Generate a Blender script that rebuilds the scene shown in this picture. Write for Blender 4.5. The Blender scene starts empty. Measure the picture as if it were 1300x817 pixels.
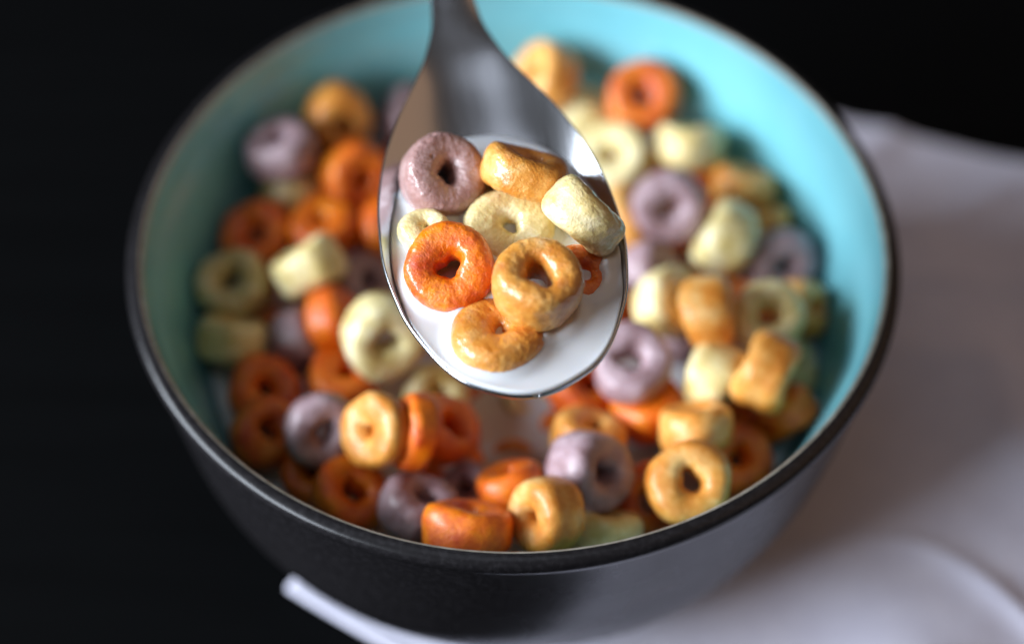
import bpy, math, random
import numpy as np
from mathutils import Vector, Matrix

sc = bpy.context.scene
COL = sc.collection

# ------------------------------------------------------------------ camera
PITCH = math.radians(51.014)
cam_d = bpy.data.cameras.new('camera')
cam = bpy.data.objects.new('camera', cam_d)
COL.objects.link(cam)
cam.location = (-0.000335, -0.29175, 0.40029)
cam.rotation_euler = (math.pi / 2 - PITCH, 0, 0)
cam_d.sensor_fit = 'HORIZONTAL'
cam_d.sensor_width = 22.5
cam_d.lens = 50
cam_d.clip_start = 0.01
cam_d.clip_end = 20
cam_d.dof.use_dof = True
cam_d.dof.focus_distance = 0.394
cam_d.dof.aperture_fstop = 2.6
cam_d.dof.aperture_blades = 0
sc.camera = cam

# ------------------------------------------------------------------ world and lamps
world = bpy.data.worlds.new('World')
sc.world = world
world.use_nodes = True
bg = world.node_tree.nodes['Background']
bg.inputs[0].default_value = (1.0, 0.95, 0.93, 1)
bg.inputs[1].default_value = 0.05


def area(name, loc, target, sx, sy, watts, colour):
    d = bpy.data.lights.new(name, 'AREA')
    d.shape = 'RECTANGLE'
    d.size, d.size_y = sx, sy
    d.energy = watts
    d.color = colour
    o = bpy.data.objects.new(name, d)
    COL.objects.link(o)
    o.location = loc
    o.rotation_euler = (Vector(target) - Vector(loc)).to_track_quat('-Z', 'Y').to_euler()
    return o


area('window_light', (-0.97, -0.27, 0.50), (0, 0, 0.05), 1.1, 0.42, 40, (0.82, 0.90, 1.0))
area('ceiling_light', (-0.1, -0.10, 1.35), (0, 0, 0.05), 0.6, 0.6, 0.95, (0.82, 0.88, 1.0))
area('room_lamp', (1.3, 0.30, 1.1), (0, 0, 0.05), 2.2, 1.8, 4.8, (1.0, 0.58, 0.33))

sc.view_settings.view_transform = 'Standard'
sc.view_settings.look = 'None'
sc.view_settings.gamma = 1
sc.view_settings.use_curve_mapping = False
sc.view_settings.exposure = 0
sc.render.engine = 'CYCLES'
sc.cycles.use_denoising = True
sc.cycles.max_bounces = 10
sc.cycles.transmission_bounces = 6
sc.cycles.caustics_reflective = False


# ------------------------------------------------------------------ helpers
def tag(o, label=None, cat=None, group=None, kind=None):
    for k, v in (('label', label), ('category', cat), ('group', group), ('kind', kind)):
        if v:
            o[k] = v
    return o


def mesh_obj(name, verts, faces, mat, parent=None, smooth=True):
    me = bpy.data.meshes.new(name)
    me.from_pydata([tuple(map(float, v)) for v in verts], [], faces)
    me.update()
    if smooth:
        me.polygons.foreach_set('use_smooth', [True] * len(me.polygons))
    me.materials.append(mat)
    o = bpy.data.objects.new(name, me)
    COL.objects.link(o)
    o.parent = parent
    return o


def grid_faces(nu, nv, wrap_u=False, wrap_v=False):
    f = []
    for i in range(nu if wrap_u else nu - 1):
        for j in range(nv if wrap_v else nv - 1):
            a, b = i * nv + j, ((i + 1) % nu) * nv + j
            c, d = ((i + 1) % nu) * nv + (j + 1) % nv, i * nv + (j + 1) % nv
            f.append((a, b, c, d))
    return f


class Wob:
    """smooth pseudo-random field: a sum of sine waves in random directions"""
    def __init__(self, rng, scale, n=10, dim=3):
        d = rng.normal(size=(n, dim))
        d /= np.linalg.norm(d, axis=1)[:, None]
        self.k = d * scale * rng.uniform(.6, 1.5, size=(n, 1))
        self.p = rng.uniform(0, 6.283, n)
        self.n = n

    def __call__(self, X):
        return np.sin(X @ self.k.T + self.p).sum(-1) / math.sqrt(self.n)


# ------------------------------------------------------------------ materials
class NT:
    def __init__(self, name):
        self.m = bpy.data.materials.new(name)
        self.m.use_nodes = True
        self.t = self.m.node_tree
        self.p = self.t.nodes['Principled BSDF']
        self.out = self.t.nodes['Material Output']

    def n(self, kind, **kw):
        x = self.t.nodes.new('ShaderNode' + kind)
        for k, v in kw.items():
            setattr(x, k, v)
        return x

    def l(self, a, b):
        self.t.links.new(a, b)

    def coords(self, kind='Object', rnd=True):
        tc = self.n('TexCoord')
        if not rnd:
            return tc.outputs[kind]
        oi = self.n('ObjectInfo')
        mul = self.n('VectorMath', operation='SCALE')
        cx = self.n('CombineXYZ')
        for i in range(3):
            self.l(oi.outputs['Random'], cx.inputs[i])
        self.l(cx.outputs[0], mul.inputs[0])
        mul.inputs['Scale'].default_value = 7.3
        add = self.n('VectorMath', operation='ADD')
        self.l(tc.outputs[kind], add.inputs[0])
        self.l(mul.outputs[0], add.inputs[1])
        return add.outputs[0]

    def noise(self, co, scale, detail=3, rough=.55):
        x = self.n('TexNoise')
        x.inputs['Scale'].default_value = scale
        x.inputs['Detail'].default_value = detail
        x.inputs['Roughness'].default_value = rough
        self.l(co, x.inputs['Vector'])
        return x.outputs['Fac']

    def ramp(self, fac, stops):
        r = self.n('ValToRGB')
        e = r.color_ramp.elements
        while len(e) < len(stops):
            e.new(0.5)
        for el, (p, c) in zip(e, stops):
            el.position = p
            el.color = tuple(c) + (1,) if len(c) == 3 else c
        self.l(fac, r.inputs[0])
        return r.outputs[0]

    def mix(self, fac, a, b, mode='MIX'):
        m = self.n('Mix', data_type='RGBA', blend_type=mode)
        for sock, v in ((m.inputs[0], fac), (m.inputs[6], a), (m.inputs[7], b)):
            if hasattr(v, 'is_output'):
                self.l(v, sock)
            else:
                sock.default_value = v if isinstance(v, float) else tuple(v) + (1,)
        return m.outputs[2]

    def bump(self, h, strength, dist, prev=None):
        b = self.n('Bump')
        b.inputs['Strength'].default_value = strength
        b.inputs['Distance'].default_value = dist
        self.l(h, b.inputs['Height'])
        if prev is not None:
            self.l(prev, b.inputs['Normal'])
        return b.outputs[0]


def ring_mat(name, base, light, dark, wet):
    t = NT(name)
    co = t.coords()
    big = t.noise(co, 220, 3)
    fine = t.noise(co, 1300, 4, .7)
    speck = t.noise(co, 2600, 2, .6)
    c = t.ramp(big, [(.30, dark), (.52, base), (.74, light)])
    c = t.mix(t.ramp(fine, [(.34, (.40,) * 3), (.54, (0,) * 3)]), c, dark)
    c = t.mix(t.ramp(speck, [(.62, (0,) * 3), (.74, (.55,) * 3)]), c, light)
    toast = t.noise(co, 75, 2)
    c = t.mix(t.ramp(toast, [(.50, (0,) * 3), (.74, (.45,) * 3)]), c, tuple(x * y for x, y in zip(dark, (.8, .62, .5))))
    oi = t.n('ObjectInfo')
    hs = t.n('HueSaturation')
    mr = t.n('MapRange')
    mr.inputs['To Min'].default_value = .86
    mr.inputs['To Max'].default_value = 1.08
    t.l(oi.outputs['Random'], mr.inputs['Value'])
    hs.inputs['Saturation'].default_value = 1.05
    t.l(mr.outputs[0], hs.inputs['Value'])
    t.l(c, hs.inputs['Color'])
    c = hs.outputs[0]
    if wet:   # a thin patchy film of milk
        c = t.mix(t.ramp(t.noise(co, 260, 5, .65), [(.55, (0,) * 3), (.80, (.16,) * 3)]), c, (.74, .72, .70))
    t.l(c, t.p.inputs['Base Color'])
    rg = t.ramp(t.noise(co, 500, 3), [(.35, (.34 if wet else .42,) * 3), (.7, (.62 if wet else .68,) * 3)])
    t.l(rg, t.p.inputs['Roughness'])
    t.p.inputs['Subsurface Weight'].default_value = .12
    t.p.inputs['Subsurface Radius'].default_value = (1.0, .55, .25)
    t.p.inputs['Subsurface Scale'].default_value = .0012
    t.p.inputs['Specular IOR Level'].default_value = .5
    vo = t.n('TexVoronoi')
    vo.inputs['Scale'].default_value = 330
    t.l(co, vo.inputs['Vector'])
    pit = t.ramp(vo.outputs['Distance'], [(.0, (0,) * 3), (.16, (1,) * 3)])
    b = t.bump(fine, .5, .00022)
    b = t.bump(speck, .6, .00018, b)
    b = t.bump(pit, .35, .0003, b)
    t.l(b, t.p.inputs['Normal'])
    t.l(t.bump(t.noise(co, 900, 3), .35, .0002), t.p.inputs['Coat Normal'])
    t.p.inputs['Coat Weight'].default_value = .75 if wet else .4
    t.p.inputs['Coat Roughness'].default_value = .16 if wet else .24
    return t.m


def S(r, g, b):
    f = lambda x: ((x / 255 + .055) / 1.055) ** 2.4 if x > 10 else x / 255 / 12.92
    return (f(r), f(g), f(b))


PAL = {
    'O': (S(232, 116, 10), S(246, 150, 46), S(196, 66, 0)),
    'A': (S(236, 168, 88), S(248, 206, 138), S(210, 128, 54)),
    'P': (S(166, 140, 146), S(194, 174, 180), S(128, 98, 100)),
    'G': (S(236, 220, 164), S(248, 240, 204), S(206, 182, 112)),
}
WORD = {'O': 'orange', 'A': 'amber', 'P': 'mauve', 'G': 'pale_yellow'}
MATS = {}
for k, (b_, l_, d_) in PAL.items():
    MATS[k, 0] = ring_mat(WORD[k] + '_cereal', b_, l_, d_, False)
    if k == 'P':
        b_, l_, d_ = S(178, 144, 140), S(200, 172, 168), S(146, 108, 102)
    MATS[k, 1] = ring_mat('wet_' + WORD[k] + '_cereal', b_, l_, d_, True)

t = NT('black_glaze')
co = t.coords(rnd=False)
t.l(t.mix(t.ramp(t.noise(co, 900, 3), [(.45, (0,) * 3), (.8, (1,) * 3)]), (.010, .009, .010), (.022, .020, .022)), t.p.inputs['Base Color'])
t.l(t.ramp(t.noise(co, 60, 4), [(.3, (.24,) * 3), (.7, (.32,) * 3)]), t.p.inputs['Roughness'])
t.p.inputs['Specular IOR Level'].default_value = .30
t.l(t.bump(t.noise(co, 700, 2), .08, .0002), t.p.inputs['Normal'])
BLACK = t.m

t = NT('turquoise_glaze')
co = t.coords(rnd=False)
t.l(t.ramp(t.noise(co, 45, 4), [(.3, S(112, 182, 194)), (.7, S(124, 192, 203))]), t.p.inputs['Base Color'])
t.p.inputs['Roughness'].default_value = .16
t.l(t.bump(t.noise(co, 90, 2), .05, .0006), t.p.inputs['Normal'])
TEAL = t.m

t = NT('bare_rim_glaze')
co = t.coords(rnd=False)
t.l(t.ramp(t.noise(co, 400, 4), [(.3, S(122, 113, 100)), (.7, S(160, 154, 142))]), t.p.inputs['Base Color'])
t.p.inputs['Roughness'].default_value = .3
LIP = t.m

t = NT('brushed_steel')
co = t.coords(rnd=False)
mp = t.n('Mapping')
mp.inputs['Scale'].default_value = (60, 3500, 60)
t.l(co, mp.inputs[0])
br = t.noise(mp.outputs[0], 1, 3)
t.p.inputs['Base Color'].default_value = (.54, .555, .59, 1)
t.p.inputs['Metallic'].default_value = 1
t.l(t.ramp(br, [(.3, (.20,) * 3), (.7, (.27,) * 3)]), t.p.inputs['Roughness'])
t.l(t.bump(br, .02, .00003), t.p.inputs['Normal'])
STEEL = t.m

t = NT('milk')
t.p.inputs['Base Color'].default_value = (.69, .705, .725, 1)
t.p.inputs['Roughness'].default_value = .12
t.p.inputs['IOR'].default_value = 1.35
t.p.inputs['Subsurface Weight'].default_value = .6
t.p.inputs['Subsurface Radius'].default_value = (1, .8, .6)
t.p.inputs['Subsurface Scale'].default_value = .002
MILKM = t.m

t = NT('black_table')
co = t.coords(rnd=False)
mp = t.n('Mapping')
mp.inputs['Scale'].default_value = (6, 60, 6)
t.l(co, mp.inputs[0])
gr = t.noise(mp.outputs[0], 2, 5)
t.l(t.ramp(gr, [(.3, (.0010, .0011, .0013)), (.75, (.0018, .002, .0023))]), t.p.inputs['Base Color'])
t.p.inputs['Roughness'].default_value = .6
t.p.inputs['Specular IOR Level'].default_value = .05
t.l(t.bump(gr, .1, .001), t.p.inputs['Normal'])
TABLE = t.m

t = NT('white_cotton')
co = t.coords(rnd=False)
w1 = t.n('TexWave', bands_direction='X')
w2 = t.n('TexWave', bands_direction='Y')
for w in (w1, w2):
    w.inputs['Scale'].default_value = 700
    w.inputs['Distortion'].default_value = 1.5
    t.l(co, w.inputs['Vector'])
weave = t.mix(.5, w1.outputs['Color'], w2.outputs['Color'])
t.l(t.ramp(t.noise(co, 120, 4), [(.3, S(214, 212, 230)), (.7, S(224, 222, 238))]), t.p.inputs['Base Color'])
t.p.inputs['Roughness'].default_value = .9
t.p.inputs['Sheen Weight'].default_value = .15
t.l(t.bump(weave, .4, .0003), t.p.inputs['Normal'])
CLOTH = t.m

# ------------------------------------------------------------------ table
s = 1.6
o = mesh_obj('table', [(-s, -s, 0), (s, -s, 0), (s, s, 0), (-s, s, 0), (-s, -s, -.03), (s, -s, -.03), (s, s, -.03), (-s, s, -.03)],
             [(0, 1, 2, 3), (7, 6, 5, 4), (0, 4, 5, 1), (1, 5, 6, 2), (2, 6, 7, 3), (3, 7, 4, 0)], TABLE, smooth=False)
tag(o, 'black table top under the bowl and cloth', kind='structure')

# ------------------------------------------------------------------ cloth
rng = np.random.default_rng(11)
A, B = np.array([-.0470, -.0385]), np.array([.165, -.175])
D, C = np.array([.042, .1110]), np.array([.30, -.002])
n = 170
q = np.linspace(0, 1, n)
Sx, Ty = np.meshgrid(q, q, indexing='ij')
XY = ((1 - Sx) * (1 - Ty))[..., None] * A + (Sx * (1 - Ty))[..., None] * B + (Sx * Ty)[..., None] * C + ((1 - Sx) * Ty)[..., None] * D
ew = Wob(rng, 55, 6, 2)
XY = XY + .0012 * np.stack([ew(XY), ew(XY[..., ::-1] + .3)], -1)
low, mid = Wob(rng, 38, 7, 2), Wob(rng, 95, 9, 2)
r = np.hypot(XY[..., 0], XY[..., 1])
dirf = XY @ np.array([.55, .83])
fold = .5 + .5 * np.sin(dirf * 105 + 1.7 + 1.9 * low(XY))
mask = np.clip((r - .052) / .055, 0, 1) ** 1.3
Z = .0016 + mask * (.0026 * fold ** 2 + .0020 * (1 - np.abs(np.sin(XY @ np.array([34., 62.]) * 1.25 + 2.1 * low(XY * 1.4 + .2)))) ** 2 + .0016 * (low(XY) + 1.5) + .0006 * (mid(XY) + 1.5))
edge = np.minimum(np.minimum(Sx, 1 - Sx), np.minimum(Ty, 1 - Ty))
Z = Z + .0005 * np.exp(-(edge / .012) ** 2)
V = np.concatenate([XY, Z[..., None]], -1).reshape(-1, 3)
o = mesh_obj('cloth', V, grid_faces(n, n), CLOTH)
sm = o.modifiers.new('thickness', 'SOLIDIFY')
sm.thickness = .0011
sm.offset = -1
tag(o, 'white cotton cloth spread rumpled on the black table under the bowl', 'cloth')

# ------------------------------------------------------------------ bowl
def smooth_profile(pts, n):
    """Catmull-Rom through profile points"""
    P = np.array(pts, float)
    P = np.vstack([2 * P[0] - P[1], P, 2 * P[-1] - P[-2]])
    out = []
    for i in range(1, len(P) - 2):
        for k in range(n):
            x = k / n
            a, b, c, d = P[i - 1], P[i], P[i + 1], P[i + 2]
            out.append(.5 * (2 * b + (c - a) * x + (2 * a - 5 * b + 4 * c - d) * x * x + (3 * b - a - 3 * c + d) * x ** 3))
    out.append(P[-2])
    return np.array(out)


def lathe(name, prof, mat, parent, seg=160, cap=False):
    V = []
    for k in range(seg):
        a = 2 * math.pi * k / seg
        for (r, z) in prof:
            V.append((r * math.cos(a), r * math.sin(a), z))
    f = grid_faces(seg, len(prof), wrap_u=True)
    return mesh_obj(name, V, f, mat, parent)


bowl = bpy.data.objects.new('bowl', None)
COL.objects.link(bowl)
tag(bowl, 'black glazed bowl with turquoise inside, filled with cereal rings and milk', 'bowl')
cm = .01
outer = [(.0, .45), (2.6, .42), (3.75, .38), (3.8, .24), (3.95, .22), (4.15, .26), (4.75, .5), (5.62, .95), (6.36, 1.75), (6.80, 2.8), (7.06, 4.0), (7.27, 5.2),
         (7.40, 5.95), (7.44, 6.12), (7.50, 6.22), (7.53, 6.34), (7.51, 6.44), (7.45, 6.50), (7.36, 6.535), (7.275, 6.54)]
lip = [(7.275, 6.54), (7.24, 6.53), (7.215, 6.505), (7.20, 6.47)]
inner = [(7.20, 6.47), (7.15, 6.32), (7.06, 6.0), (6.85, 5.5), (6.55, 4.5), (6.15, 3.5), (5.5, 2.5), (4.3, 1.5), (3.0, .98), (1.5, .75), (.002, .7)]
lathe('outer_wall', smooth_profile(outer, 5) * cm, BLACK, bowl)
lathe('lip', smooth_profile(lip, 3) * cm, LIP, bowl)
lathe('lining', smooth_profile(inner, 6) * cm, TEAL, bowl)

# ------------------------------------------------------------------ milk in the bowl
hz = np.array([.0, .7, .75, .98, 1.5, 2.5, 3.5, 4.5, 5.5, 6.0])
hr = np.array([.0, .01, 1.5, 3.0, 4.3, 5.5, 6.15, 6.55, 6.85, 7.06])
MZ = 3.72
prof = []
R0 = np.interp(MZ, hz, hr) - .035
for x in np.linspace(.002, 1, 60):
    prof.append((x * R0, MZ + .05 * math.exp(-(1 - x) * R0 / .12)))
for z in np.linspace(MZ, .8, 14):
    prof.append((max(.002, np.interp(z, hz, hr) - .05), z - .02))
o = lathe('milk', np.array(prof) * cm, MILKM, None)
tag(o, 'milk pooled round the cereal rings inside the turquoise bowl', 'milk')

# ------------------------------------------------------------------ spoon
al, he = math.radians(4), math.radians(-10)
U = np.array([math.sin(he) * math.cos(al), math.cos(he) * math.cos(al), math.sin(al)])
Vv = np.cross(U, [0, 0, 1]); Vv /= np.linalg.norm(Vv)
Nn = np.cross(Vv, U)
C0 = np.array([-.164, -4.762, 4.787 + 6.5]) + .075 * Vv
WU = [-2.55, -2.52, -2.42, -2.1, -1.41, -.55, .5, 1.35, 2.3, 3.43, 3.84, 4.23, 4.8, 5.45, 6.05, 8, 11, 14, 15.2, 15.55, 15.7]
WW = [.03, .24, .55, 1.08, 1.55, 1.875, 2.01, 1.96, 1.78, 1.35, 1.13, .9, .61, .40, .34, .33, .45, .62, .6, .4, .05]
DU = [-2.55, -2.3, -1.8, -1, 0, 1, 2, 3, 4, 4.8, 5.5, 7, 16]
DD = [0, .38, .76, 1.06, 1.14, 1.05, .72, .36, .16, .02, -.03, -.05, -.05]

KS = 1.053
C0 = np.array([-.0335, -29.175, 40.029]) + (C0 - np.array([-.0335, -29.175, 40.029])) * KS
WU, WW, DU, DD = [[x * KS for x in q_] for q_ in (WU, WW, DU, DD)]


def pchip(x, xs, ys):
    xs, ys = np.array(xs, float), np.array(ys, float)
    h = np.diff(xs); dl = np.diff(ys) / h
    m = np.zeros_like(ys)
    for i in range(1, len(xs) - 1):
        if dl[i - 1] * dl[i] > 0:
            w1_, w2_ = 2 * h[i] + h[i - 1], h[i] + 2 * h[i - 1]
            m[i] = (w1_ + w2_) / (w1_ / dl[i - 1] + w2_ / dl[i])
    m[0], m[-1] = dl[0], dl[-1]
    x = np.asarray(x, float)
    k = np.clip(np.searchsorted(xs, x) - 1, 0, len(h) - 1)
    tt = (x - xs[k]) / h[k]
    return (ys[k] * (1 + 2 * tt) * (1 - tt) ** 2 + m[k] * h[k] * tt * (1 - tt) ** 2
            + ys[k + 1] * tt * tt * (3 - 2 * tt) + m[k + 1] * h[k] * tt * tt * (tt - 1))


def lift(u):
    u = np.asarray(u, float)
    x = np.clip(u - 3.2, 0, None)
    return np.where(x < 4, .032 * x * x, .032 * 16 + .256 * (x - 4) - .012 * (x - 4) ** 2)


us = KS * np.concatenate([-2.55 + 2.2 * (np.linspace(0, 1, 40) ** 2), np.linspace(-.3, 5.6, 70), np.linspace(5.75, 15, 50), np.linspace(15.1, 15.7, 12)])
rings, J, TH = [], 30, .12
for u in us:
    w = float(pchip(u, WU, WW)); d = float(pchip(u, DU, DD)); lf = float(lift(u))
    ss = np.sin(np.linspace(-1, 1, J) * math.pi / 2)
    top = [(u, w * x, -d * (1 - abs(x) ** 2.4) + lf) for x in ss]
    th = TH * min(1, w / .12) * (1 if u < 4 else 1 + .7 * min(1, (u - 4) / 2))
    rim_r = [(u, w + .008, .003 + lf), (u, w + .024, -.005 + lf), (u, w + .040, -.022 + lf), (u, w + .047, -.050 + lf), (u, w + .040, -.082 + lf), (u, w + .018, -.108 + lf)]
    bot = [(u, x * (w - .005), z - th) for (_, _, z), x in zip(top[::-1], ss[::-1])]
    rim_l = [(a, -b, c) for a, b, c in rim_r[::-1]]
    rings.append(top + rim_r + bot + rim_l)
nv = len(rings[0])
Q = np.array(rings).reshape(-1, 3)
f = grid_faces(len(us), nv, wrap_v=True)
f = [tuple(reversed(x)) for x in f]
f += [tuple(range(nv)), tuple(reversed(range((len(us) - 1) * nv, len(us) * nv)))]
M = Matrix(((U[0], Vv[0], Nn[0], C0[0] * cm), (U[1], Vv[1], Nn[1], C0[1] * cm), (U[2], Vv[2], Nn[2], C0[2] * cm), (0, 0, 0, 1)))
o = mesh_obj('spoon', Q * cm, f, STEEL)
o.matrix_world = M
tag(o, 'brushed steel spoon held over the bowl, heaped with cereal rings and milk', 'spoon')

# milk in the spoon: a level surface that meets the steel all round
SPOON_R = [
    (-0.01275, -0.01508, 0.09952, 0.249, -0.441, 0.862, 'P', 1.5795, 1.0003499999999999, 0, 'mauve ring in the spoon, leaning on its steel side with a dark hole'),
    (0.00176, -0.01683, 0.10251, 0.322, 0.593, 0.738, 'A', 1.5584399999999998, 0.7792199999999999, 0, 'amber ring lying on its side in the spoon closest to the handle'),
    (0.01223, -0.02769, 0.1034, 0.683, 0.499, 0.533, 'G', 1.53738, 0.80028, 0, 'pale yellow ring on edge jutting over the lit rim of the spoon'),
    (-0.01481, -0.02594, 0.09716, -0.302, -0.335, 0.893, 'G', 0.8845199999999999, 0.65286, 2, 'smallest pale yellow piece in the spoon, between a mauve and an orange ring'),
    (-0.01103, -0.03662, 0.09951, -0.08, -0.423, 0.903, 'O', 1.60056, 0.75816, 0, 'bright orange ring facing up in the spoon, milk showing through its hole'),
    (-0.00067, -0.02493, 0.09645, 0.03, -0.241, 0.97, 'G', 1.63215, 0.69498, 3, 'pale golden ring half sunk in milk in the middle of the spoon'),
    (0.00408, -0.04306, 0.10338, 0.03, -0.153, 0.988, 'A', 1.5584399999999998, 0.9266399999999999, 0, 'golden ring with tiny pits perched on top of the heap in the spoon'),
    (-0.00272, -0.04919, 0.09516, 0.099, 0.118, 0.988, 'A', 1.70586, 0.8845199999999999, 3, 'amber ring half sunk in milk nearest the spoon tip'),
    (0.0112, -0.03558, 0.09611, 0.499, -0.173, 0.849, 'O', 1.13724, 0.65286, 3, 'deep red orange ring in the spoon, mostly hidden behind the golden ring'),
]
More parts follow.
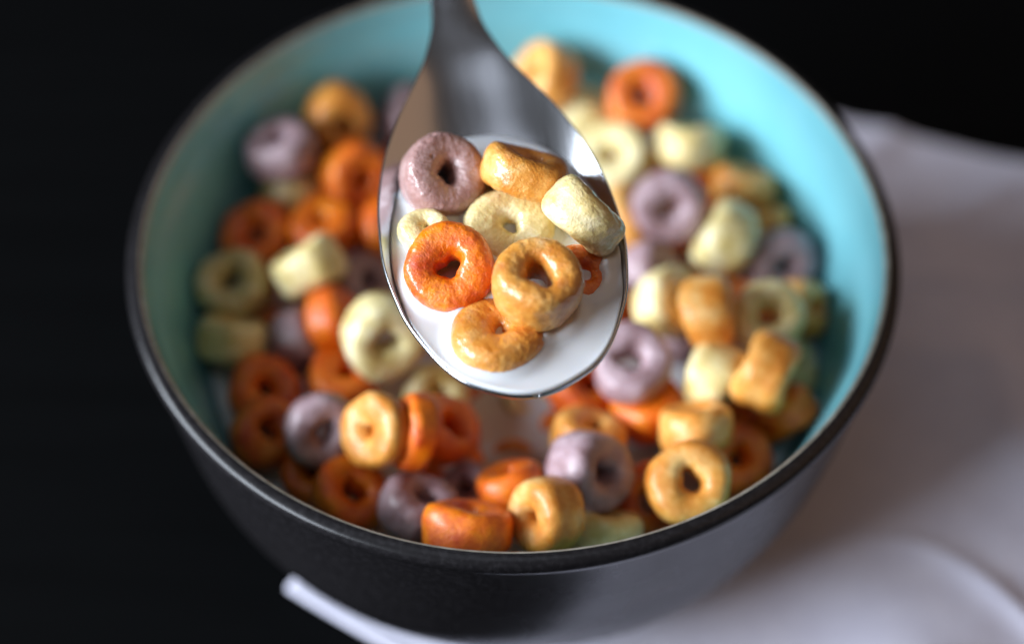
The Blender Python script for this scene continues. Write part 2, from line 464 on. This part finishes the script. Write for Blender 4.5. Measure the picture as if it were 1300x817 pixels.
BOWL_R = [
    (-0.03759, 0.04758, 0.04983, 0.348, -0.886, 0.305, 'A', 1.519, 0.9025, 0, 'amber ring with its hole turned into shadow, below the bare back wall near the spoon'),
    (-0.04867, 0.03523, 0.05298, -0.154, 0.211, 0.965, 'P', 1.47, 0.9025, 0, 'mauve ring lying on top of a pale yellow one beside the shaded teal wall'),
    (-0.04698, 0.03215, 0.043, 0.101, 0.629, 0.77, 'G', 1.421, 0.855, 0, 'pale yellow ring with a mauve ring lying on top of it'),
    (-0.0223, 0.05298, 0.04446, 0.619, -0.214, 0.756, 'P', 1.421, 0.855, 0, 'mauve ring half hidden behind the edge of the spoon nearest the back wall'),
    (-0.03306, 0.03284, 0.04736, 0.518, -0.683, 0.514, 'O', 1.568, 0.855, 0, 'bright orange ring tilted against the spoon edge, below the shadowed amber ring'),
    (-0.05352, 0.01948, 0.04402, 0.0, -0.415, 0.91, 'O', 1.519, 0.8075, 0, 'dark orange ring lying flat between the shaded teal wall and a smaller orange ring'),
    (-0.03941, 0.01959, 0.04608, 0.0, -0.078, 0.997, 'O', 1.421, 0.8075, 0, 'orange ring tucked behind the tilted pale block shaped ring'),
    (-0.04132, 0.00568, 0.05025, -0.508, 0.586, 0.631, 'G', 1.47, 0.9309999999999999, 0, 'pale yellow ring on its side, block shaped, between two orange rings'),
    (-0.02544, 0.02153, 0.04416, 0.612, -0.322, 0.722, 'O', 1.47, 0.855, 0, 'orange ring under the edge of the spoon, below the tilted bright orange one'),
    (-0.05698, 0.00552, 0.04505, -0.05, -0.365, 0.93, 'G', 1.47, 0.855, 0, 'pale yellow ring with a round hole, lying flat closest to the shaded teal wall'),
    (-0.05621, -0.00732, 0.043, 0.121, 0.69, 0.714, 'G', 1.421, 0.855, 0, 'brownish pale ring on edge below the flat pale ring by the shaded wall'),
    (-0.04298, -0.00642, 0.04234, 0.895, 0.047, 0.444, 'P', 1.3719999999999999, 0.855, 0, 'dim mauve ring sunk between a brownish pale ring and an upright orange one'),
    (-0.03635, -0.00528, 0.04719, 0.905, 0.045, 0.424, 'O', 1.3719999999999999, 0.8075, 1, 'orange ring standing on edge beside the dim sunken mauve ring'),
    (-0.02533, -0.01424, 0.05293, 0.255, -0.815, 0.521, 'G', 1.7149999999999999, 0.9974999999999999, 0, 'largest pale ring of the bowl, small off centre hole, next to the spoon edge'),
    (-0.04905, -0.01964, 0.042, 0.102, -0.453, 0.886, 'O', 1.519, 0.8075, 0, 'very dark orange ring lying flat in shade below the brownish pale ring'),
    (-0.034, -0.018, 0.0431, 0.307, 0.242, 0.92, 'O', 1.47, 0.8075, 0, 'orange ring leaning below the large pale ring with the off centre hole'),
    (-0.0364, -0.03542, 0.051, 0.205, -0.692, 0.692, 'P', 1.47, 0.855, 0, 'shaded mauve ring with a wide dark hole, beside the amber ring facing the light'),
    (-0.04801, -0.03198, 0.04518, 0.352, -0.323, 0.879, 'O', 1.421, 0.8075, 0, 'nearly brown ring deep in shade between the front wall and a mauve ring'),
    (-0.02574, -0.0406, 0.05786, -0.723, -0.352, 0.594, 'A', 1.519, 0.589, 3, 'smooth amber ring facing the light with a slim orange ring against its back'),
    (-0.01861, -0.04006, 0.05685, -0.902, -0.187, 0.39, 'O', 1.519, 0.589, 0, 'slim orange ring standing on edge against the back of a smooth amber ring'),
    (-0.03102, -0.04691, 0.04555, 0.35, -0.275, 0.896, 'O', 1.519, 0.855, 0, 'dull orange ring with its hole facing up, just inside the front rim'),
    (-0.01783, -0.05143, 0.04826, 0.398, 0.166, 0.902, 'P', 1.47, 0.855, 0, 'mauve ring leaning between two orange rings just inside the front rim'),
    (-0.01385, -0.03315, 0.04772, 0.699, -0.176, 0.693, 'O', 1.47, 0.8075, 0, 'deep orange ring behind the slim upright one, its hole a dark slit'),
    (-0.00832, -0.06067, 0.05478, 0.051, 0.694, 0.718, 'O', 1.568, 0.9025, 0, 'glossy orange ring lying on its side against the front rim'),
    (0.00611, -0.05836, 0.05616, -0.8, -0.393, 0.454, 'A', 1.47, 0.95, 1, 'golden grooved ring standing on edge against the front rim'),
    (-0.00017, -0.04786, 0.04926, -0.355, 0.582, 0.732, 'O', 1.3719999999999999, 0.855, 0, 'smooth orange ring peeking out behind the golden grooved ring'),
    (0.0141, -0.04656, 0.05318, 0.599, -0.541, 0.59, 'P', 1.568, 1.0924999999999998, 0, 'large mauve ring with a black round hole above the golden grooved ring'),
    (0.01685, -0.05656, 0.04672, 0.0, 0.673, 0.739, 'G', 1.421, 0.855, 0, 'dim greenish ring low against the front rim under the large mauve ring'),
    (0.03247, -0.05094, 0.05569, 0.0, -0.442, 0.897, 'A', 1.5876000000000001, 0.9025, 0, 'large golden ring facing up with an oval hole, by the lit front wall'),
    (0.03427, -0.03593, 0.05207, -0.101, 0.646, 0.757, 'A', 1.568, 0.9025, 0, 'amber ring on its side, resting just behind the large golden ring'),
    (0.02626, -0.02522, 0.04422, -0.298, 0.204, 0.932, 'O', 1.519, 0.855, 0, 'orange ring between a mauve ring and an amber ring on its side'),
    (0.02265, -0.02127, 0.05342, 0.0, -0.415, 0.91, 'P', 1.568, 0.855, 0, 'mauve ring facing up with an oval hole, between the spoon tip and a pale block'),
    (0.01308, -0.01992, 0.043, 0.503, -0.052, 0.863, 'O', 1.421, 0.8075, 0, 'orange ring half sunk in milk just under the spoon rim'),
    (0.01448, -0.03364, 0.04569, 0.207, 0.319, 0.925, 'A', 1.421, 0.855, 0, 'amber ring mostly hidden behind the large mauve ring'),
    (0.0098, -0.02439, 0.0335, 0.0, -0.366, 0.931, 'O', 1.127, 0.76, 0, 'rust orange ring almost drowned in the milk near an amber one'),
    (-0.00693, -0.01798, 0.033, 0.251, -0.295, 0.922, 'O', 1.127, 0.76, 0, 'dark rust ring almost drowned in the open milk below the spoon tip'),
    (0.00289, -0.01634, 0.0342, 0.101, -0.258, 0.961, 'G', 1.176, 0.8075, 0, 'pale ring almost drowned in the milk directly below the spoon tip'),
    (0.03855, -0.02223, 0.05042, 0.88, -0.465, -0.093, 'G', 1.323, 0.9025, 0, 'pale yellow block shaped ring between a mauve ring and a grooved amber ring'),
    (0.0486, -0.02379, 0.05394, 0.903, -0.378, -0.203, 'A', 1.568, 0.9974999999999999, 1, 'amber ring with a deep groove round it, leaning beside the pale block'),
    (0.0528, -0.02587, 0.043, -0.551, 0.544, 0.633, 'O', 1.274, 0.76, 1, 'small bright orange ring on edge against the lit wall near the front'),
    (0.05028, -0.00834, 0.05138, -0.121, -0.454, 0.883, 'G', 1.47, 0.8075, 0, 'pale ring with a brown hole, behind the grooved amber ring'),
    (0.038, -0.01127, 0.0565, 0.983, -0.017, 0.184, 'A', 1.421, 0.95, 0, 'orange amber ring set on edge against the open side of a pale ring'),
    (0.03136, -0.00316, 0.05036, 0.505, -0.273, 0.819, 'G', 1.519, 0.8075, 0, 'creamy pale ring with an amber ring set on edge in front of its hole'),
    (0.05509, 0.01228, 0.04329, 0.205, -0.692, 0.692, 'P', 1.519, 0.855, 0, 'mauve ring with a dark hole closest to the lit teal wall'),
    (0.05799, -0.00013, 0.04404, 0.814, -0.234, 0.531, 'A', 1.225, 0.8075, 0, 'small amber ring wedged against the lit teal wall below a mauve ring'),
    (0.05449, -0.01162, 0.03958, 0.618, -0.101, 0.78, 'G', 1.3719999999999999, 0.8075, 0, 'dim olive pale ring low by the lit wall, under a small amber one'),
    (0.04329, 0.01517, 0.04856, -0.872, 0.267, 0.411, 'G', 1.568, 0.95, 0, 'pale ring on edge leaning between two mauve rings that show their holes'),
    (0.04825, 0.03244, 0.04533, 0.151, 0.625, 0.766, 'A', 1.3719999999999999, 0.7124999999999999, 0, 'amber ring on edge against the lit wall, higher of two together'),
    (0.05154, 0.02476, 0.042, 0.101, 0.669, 0.737, 'A', 1.323, 0.7124999999999999, 0, 'brown amber ring on edge against the lit wall, lower of two together'),
    (0.0322, 0.02153, 0.05122, -0.1, -0.83, 0.549, 'P', 1.568, 0.855, 0, 'mauve ring with its dark hole tipped down, left of a leaning pale ring'),
    (0.02781, 0.01006, 0.043, 0.722, -0.149, 0.676, 'P', 1.3719999999999999, 0.855, 0, 'small looking mauve ring near the spoon edge above the creamy pale ring'),
    (0.02426, 0.02478, 0.043, 0.605, -0.118, 0.787, 'A', 1.47, 0.855, 0, 'amber ring half hidden behind the lit edge of the spoon'),
    (0.02146, 0.03887, 0.04643, -0.302, -0.335, 0.893, 'G', 1.568, 0.855, 0, 'pale ring beside the shining spoon edge, under the coral orange ring'),
    (0.03714, 0.04109, 0.04812, 0.12, 0.668, 0.734, 'G', 1.519, 0.9025, 0, 'pale yellow ring on its side throwing a shadow on the lit back wall'),
    (0.02802, 0.05264, 0.05115, -0.101, -0.527, 0.844, 'O', 1.617, 0.855, 0, 'coral orange ring facing out high against the lit back wall'),
    (0.0068, 0.05854, 0.05132, -0.754, -0.132, 0.643, 'A', 1.568, 0.9025, 0, 'amber ring against the back wall beside the spoon neck'),
    (0.01601, 0.05548, 0.04386, 0.303, 0.31, 0.901, 'G', 1.3719999999999999, 0.8075, 0, 'dim tan ring sunk between an amber ring and the coral orange ring'),
    (0.0193, -0.00203, 0.04338, 0.697, -0.066, 0.714, 'O', 1.47, 0.8075, 0, 'orange ring beside the spoon tip under the small looking mauve ring'),
    (-0.01251, -0.0323, 0.034, 0.0, -0.148, 0.989, 'O', 1.421, 0.8075, 0, 'deep rust ring sunk behind the mauve ring of the front rim'),
    (0.04058, 0.03618, 0.03677, 0.199, -0.254, 0.947, 'O', 1.421, 0.8075, 0, 'dark rust ring sunk between a mauve ring and an amber ring near the back'),
    (-0.00877, -0.04348, 0.041, -0.309, 0.027, 0.951, 'P', 1.274, 0.8075, 0, 'mauve ring sunk low behind the glossy orange ring'),
    (0.03296, -0.00322, 0.0415, 0.199, -0.145, 0.969, 'P', 1.3719999999999999, 0.8075, 0, 'dull mauve ring sunk between the creamy pale ring and the pale block'),
    (0.04629, -0.0007, 0.04301, 0.303, -0.116, 0.946, 'O', 1.421, 0.8075, 0, 'rust ring sunk under the pale ring with the brown hole'),
    (0.02538, -0.04588, 0.04166, 0.202, -0.35, 0.915, 'O', 1.47, 0.8075, 0, 'dark rust ring sunk beside the large golden ring at the front'),
    (0.04286, -0.03572, 0.04104, 0.101, -0.258, 0.961, 'O', 1.47, 0.8075, 0, 'almost brown ring sunk in the shade beside the large golden ring, by the lit wall'),
    (-0.01539, -0.02108, 0.042, 0.303, -0.116, 0.946, 'G', 1.3719999999999999, 0.8075, 0, 'greyish ring sunk in milk beneath the spoon, by the deep orange ring'),
    (-0.00033, -0.03092, 0.033, 0.0, -0.366, 0.931, 'A', 1.078, 0.76, 0, 'tan ring drowned in milk, only its top showing, behind the orange ones'),
    (-0.03074, 0.00884, 0.04075, 0.303, -0.116, 0.946, 'P', 1.3719999999999999, 0.8075, 0, 'dark mauve ring sunk beside the spoon above the largest pale ring'),
    (-0.04832, 0.01295, 0.034, 0.199, -0.145, 0.969, 'O', 1.421, 0.8075, 0, 'dark rust ring sunk between the flat pale ring and the upright orange one'),
    (-0.03485, 0.01923, 0.03521, 0.619, -0.214, 0.756, 'O', 1.421, 0.8075, 0, 'dark rust ring sunk behind the end of the pale block shaped ring'),
    (-0.03744, 0.0402, 0.03649, 0.406, -0.306, 0.861, 'O', 1.47, 0.8075, 0, 'brown ring sunk in the dark gap between amber and pale rings near the back'),
    (-0.04934, -0.00036, 0.034, 0.199, -0.254, 0.947, 'O', 1.3719999999999999, 0.8075, 0, 'rust ring sunk in the gap beside the brownish pale ring'),
    (-0.03785, -0.03872, 0.0405, 0.101, -0.258, 0.961, 'O', 1.3719999999999999, 0.8075, 0, 'brown ring sunk in shadow against the front wall below the shaded mauve ring'),
    (0.04868, 0.01552, 0.03442, 0.101, -0.258, 0.961, 'O', 1.3719999999999999, 0.8075, 0, 'rust ring sunk between a leaning pale ring and the mauve ring by the wall'),
    (0.03623, 0.01935, 0.03564, 0.101, -0.258, 0.961, 'O', 1.3719999999999999, 0.8075, 0, 'rust ring sunk above the amber ring set on edge'),
    (0.04184, -0.02317, 0.03656, 0.101, -0.258, 0.961, 'O', 1.3719999999999999, 0.8075, 0, 'brown ring sunk between the amber side lying ring and the small orange one'),
    (-0.01966, -0.00813, 0.034, 0.101, -0.258, 0.961, 'P', 1.3719999999999999, 0.8075, 0, 'mauve ring sunk in milk under the spoon beside the largest pale ring'),
    (0.0281, 0.04281, 0.03576, 0.101, -0.258, 0.961, 'O', 1.3719999999999999, 0.8075, 0, 'rust ring sunk under the pale ring beside the shining spoon edge'),
    (-0.02407, 0.04747, 0.034, 0.408, -0.196, 0.892, 'O', 1.421, 0.8075, 0, 'dark brown ring sunk below the mauve ring at the spoon edge'),
]
MZs = (C0 - 2.5 * KS * U)[2] + .07


def steel_z(uu, vv):
    """height of the steel above (u, v), as world z"""
    w = max(float(pchip(uu, WU, WW)), .02)
    x = abs(vv) / w
    if x >= 1 or uu <= -2.54 * KS:
        return 99
    nn = -float(pchip(uu, DU, DD)) * (1 - x ** 2.4)
    P = C0 + U * uu + Vv * vv + Nn * nn
    return P[2]


NA, NR = 200, 40
shore = []
for k in range(NA):
    a = 2 * math.pi * k / NA
    lo, hi = 0, 7
    for _ in range(26):
        m = (lo + hi) / 2
        if steel_z(-.2 + m * math.cos(a), m * math.sin(a)) < MZs:
            lo = m
        else:
            hi = m
    shore.append(lo)
sub = [(np.array(r[:3]) * 100, np.array(r[3:6]), r[7] / 2) for r in SPOON_R]


def plane_point(uu, vv):
    P = C0 + U * uu + Vv * vv
    return np.array([P[0], P[1]])


V = []
for i in range(NR + 1):
    x = (i / NR) ** .8
    for k in range(NA):
        a = 2 * math.pi * k / NA
        r_ = shore[k] * x * .997
        p = plane_point(-.2 + r_ * math.cos(a), r_ * math.sin(a))
        z = MZs + .03 * math.exp(-(shore[k] - r_) / .08)
        for c_, ax_, rad_ in sub:
            dd_ = np.hypot(*(p - c_[:2])) - rad_ * .93
            z += .10 * math.exp(-(dd_ / .13) ** 2) * (1 if c_[2] - MZs < .75 else 0)
        V.append((p[0], p[1], z))
top_n = len(V)
for i in range(NR, -1, -1):
    x = (i / NR) ** .8
    for k in range(NA):
        a = 2 * math.pi * k / NA
        uu, vv = -.2 + shore[k] * x * .997 * math.cos(a), shore[k] * x * .997 * math.sin(a)
        p = plane_point(uu, vv)
        sz = steel_z(uu, vv)
        V.append((p[0], p[1], min(MZs - .005, (sz if sz < 90 else MZs) + .012)))
f = [tuple(reversed(x)) for x in grid_faces(2 * (NR + 1), NA, wrap_v=True)]
o = mesh_obj('milk', np.array(V) * cm, f, MILKM)
tag(o, 'white milk lying level in the tip of the steel spoon', 'milk')


# ------------------------------------------------------------------ cereal rings
HOLES = {'P': .13, 'A': .205, 'G': .18, 'O': .17}


def ring(row, seed, fine, group):
    x, y, z, ax, ay, az, colr, od, th, groove, label = row
    rng = np.random.default_rng(seed)
    nu, nv = (190, 104) if fine else (60, 34)
    uu = np.linspace(0, 2 * math.pi, nu, endpoint=False)[:, None]
    vv = np.linspace(0, 2 * math.pi, nv, endpoint=False)[None, :]
    ph = rng.uniform(0, 6.28, 8)
    ro = od / 2 * (1 + (.018 if fine else rng.uniform(.02, .05)) * np.sin(2 * uu + ph[0]) + (.010 if fine else .02) * np.sin(3 * uu + ph[1]) + .012 * np.sin(5 * uu + ph[2]))
    hole = (HOLES[colr] if fine else .15 + rng.uniform(-.02, .03)) * od / 1.5
    if groove == 1:
        hole = hole * .75
    if groove == 2:      # a broken lump
        hole = 0
    if groove == 3:      # swollen with milk, its hole almost closed
        hole = .10
    ri = hole * (1 + .20 * np.sin(2 * uu + ph[3]) + .14 * np.sin(3 * uu + ph[4]) + .08 * np.sin(4 * uu + ph[5]))
    rc, a = (ro + ri) / 2, (ro - ri) / 2
    b = th / 2 * (1 + .07 * np.sin(uu + ph[6]) + .05 * np.sin(2 * uu + ph[7]))
    e = 2 / 2.7
    cv, sv = np.cos(vv), np.sin(vv)
    px = a * np.sign(cv) * np.abs(cv) ** e
    pz = b * np.sign(sv) * np.abs(sv) ** e
    # waist or groove round the outside
    g = (.13 if groove == 1 else .02) * a * np.exp(-(np.sin(vv) / .14) ** 2) * (cv > 0) * (1 + .5 * np.sin(uu + ph[2]))
    rad = rc + px - g
    X = np.stack([rad * np.cos(uu), rad * np.sin(uu), pz + 0 * uu], -1)
    cen = np.stack([rc * np.cos(uu) + 0 * vv, rc * np.sin(uu) + 0 * vv, 0 * uu + 0 * vv], -1)
    nrm = X - cen
    nrm /= np.linalg.norm(nrm, axis=-1)[..., None] + 1e-9
    disp = (.014 if fine else .016) * Wob(rng, 5, 8)(X) + (.005 if fine else .010) * Wob(rng, 14, 12)(X)
    if fine:
        disp = disp + .004 * Wob(rng, 34, 18)(X) + .0028 * Wob(rng, 70, 24)(X) + .0014 * Wob(rng, 120, 24)(X)
        for _ in range(7):     # open pores
            c_ = X[rng.integers(nu), rng.integers(nv)]
            d2 = ((X - c_) ** 2).sum(-1)
            s_ = rng.uniform(.018, .040)
            disp = disp - 1.1 * s_ * np.exp(-d2 / (s_ * s_))
    else:
        disp = disp + .005 * Wob(rng, 34, 14)(X)
    if groove == 2:
        disp = disp + .10 * Wob(rng, 6, 8)(X)
    X = X + nrm * disp[..., None]
    # each piece is bent and squashed its own way
    wx, wy, wz = Wob(rng, 1.6, 5), Wob(rng, 1.6, 5), Wob(rng, 1.6, 5)
    amp = .016 if fine else .028
    X = X + amp * np.stack([wx(X), wy(X), wz(X)], -1)
    X = X - X.reshape(-1, 3).mean(0)
    o = mesh_obj('cereal_ring', X.reshape(-1, 3) * cm, grid_faces(nu, nv, True, True), MATS[colr, 1 if fine else 0])
    q_ = Vector((ax, ay, az)).to_track_quat('Z', 'Y') @ Matrix.Rotation(rng.uniform(0, 6.28), 3, 'Z').to_quaternion()
    o.rotation_euler = q_.to_euler()
    o.location = (x, y, z)
    tag(o, label, 'cereal ring', group)
    return o


for i, row in enumerate(BOWL_R):
    ring(row, 100 + i, False, 'cereal rings in the bowl')
for i, row in enumerate(SPOON_R):
    ring(row, 950 + i, True, 'cereal rings in the spoon')
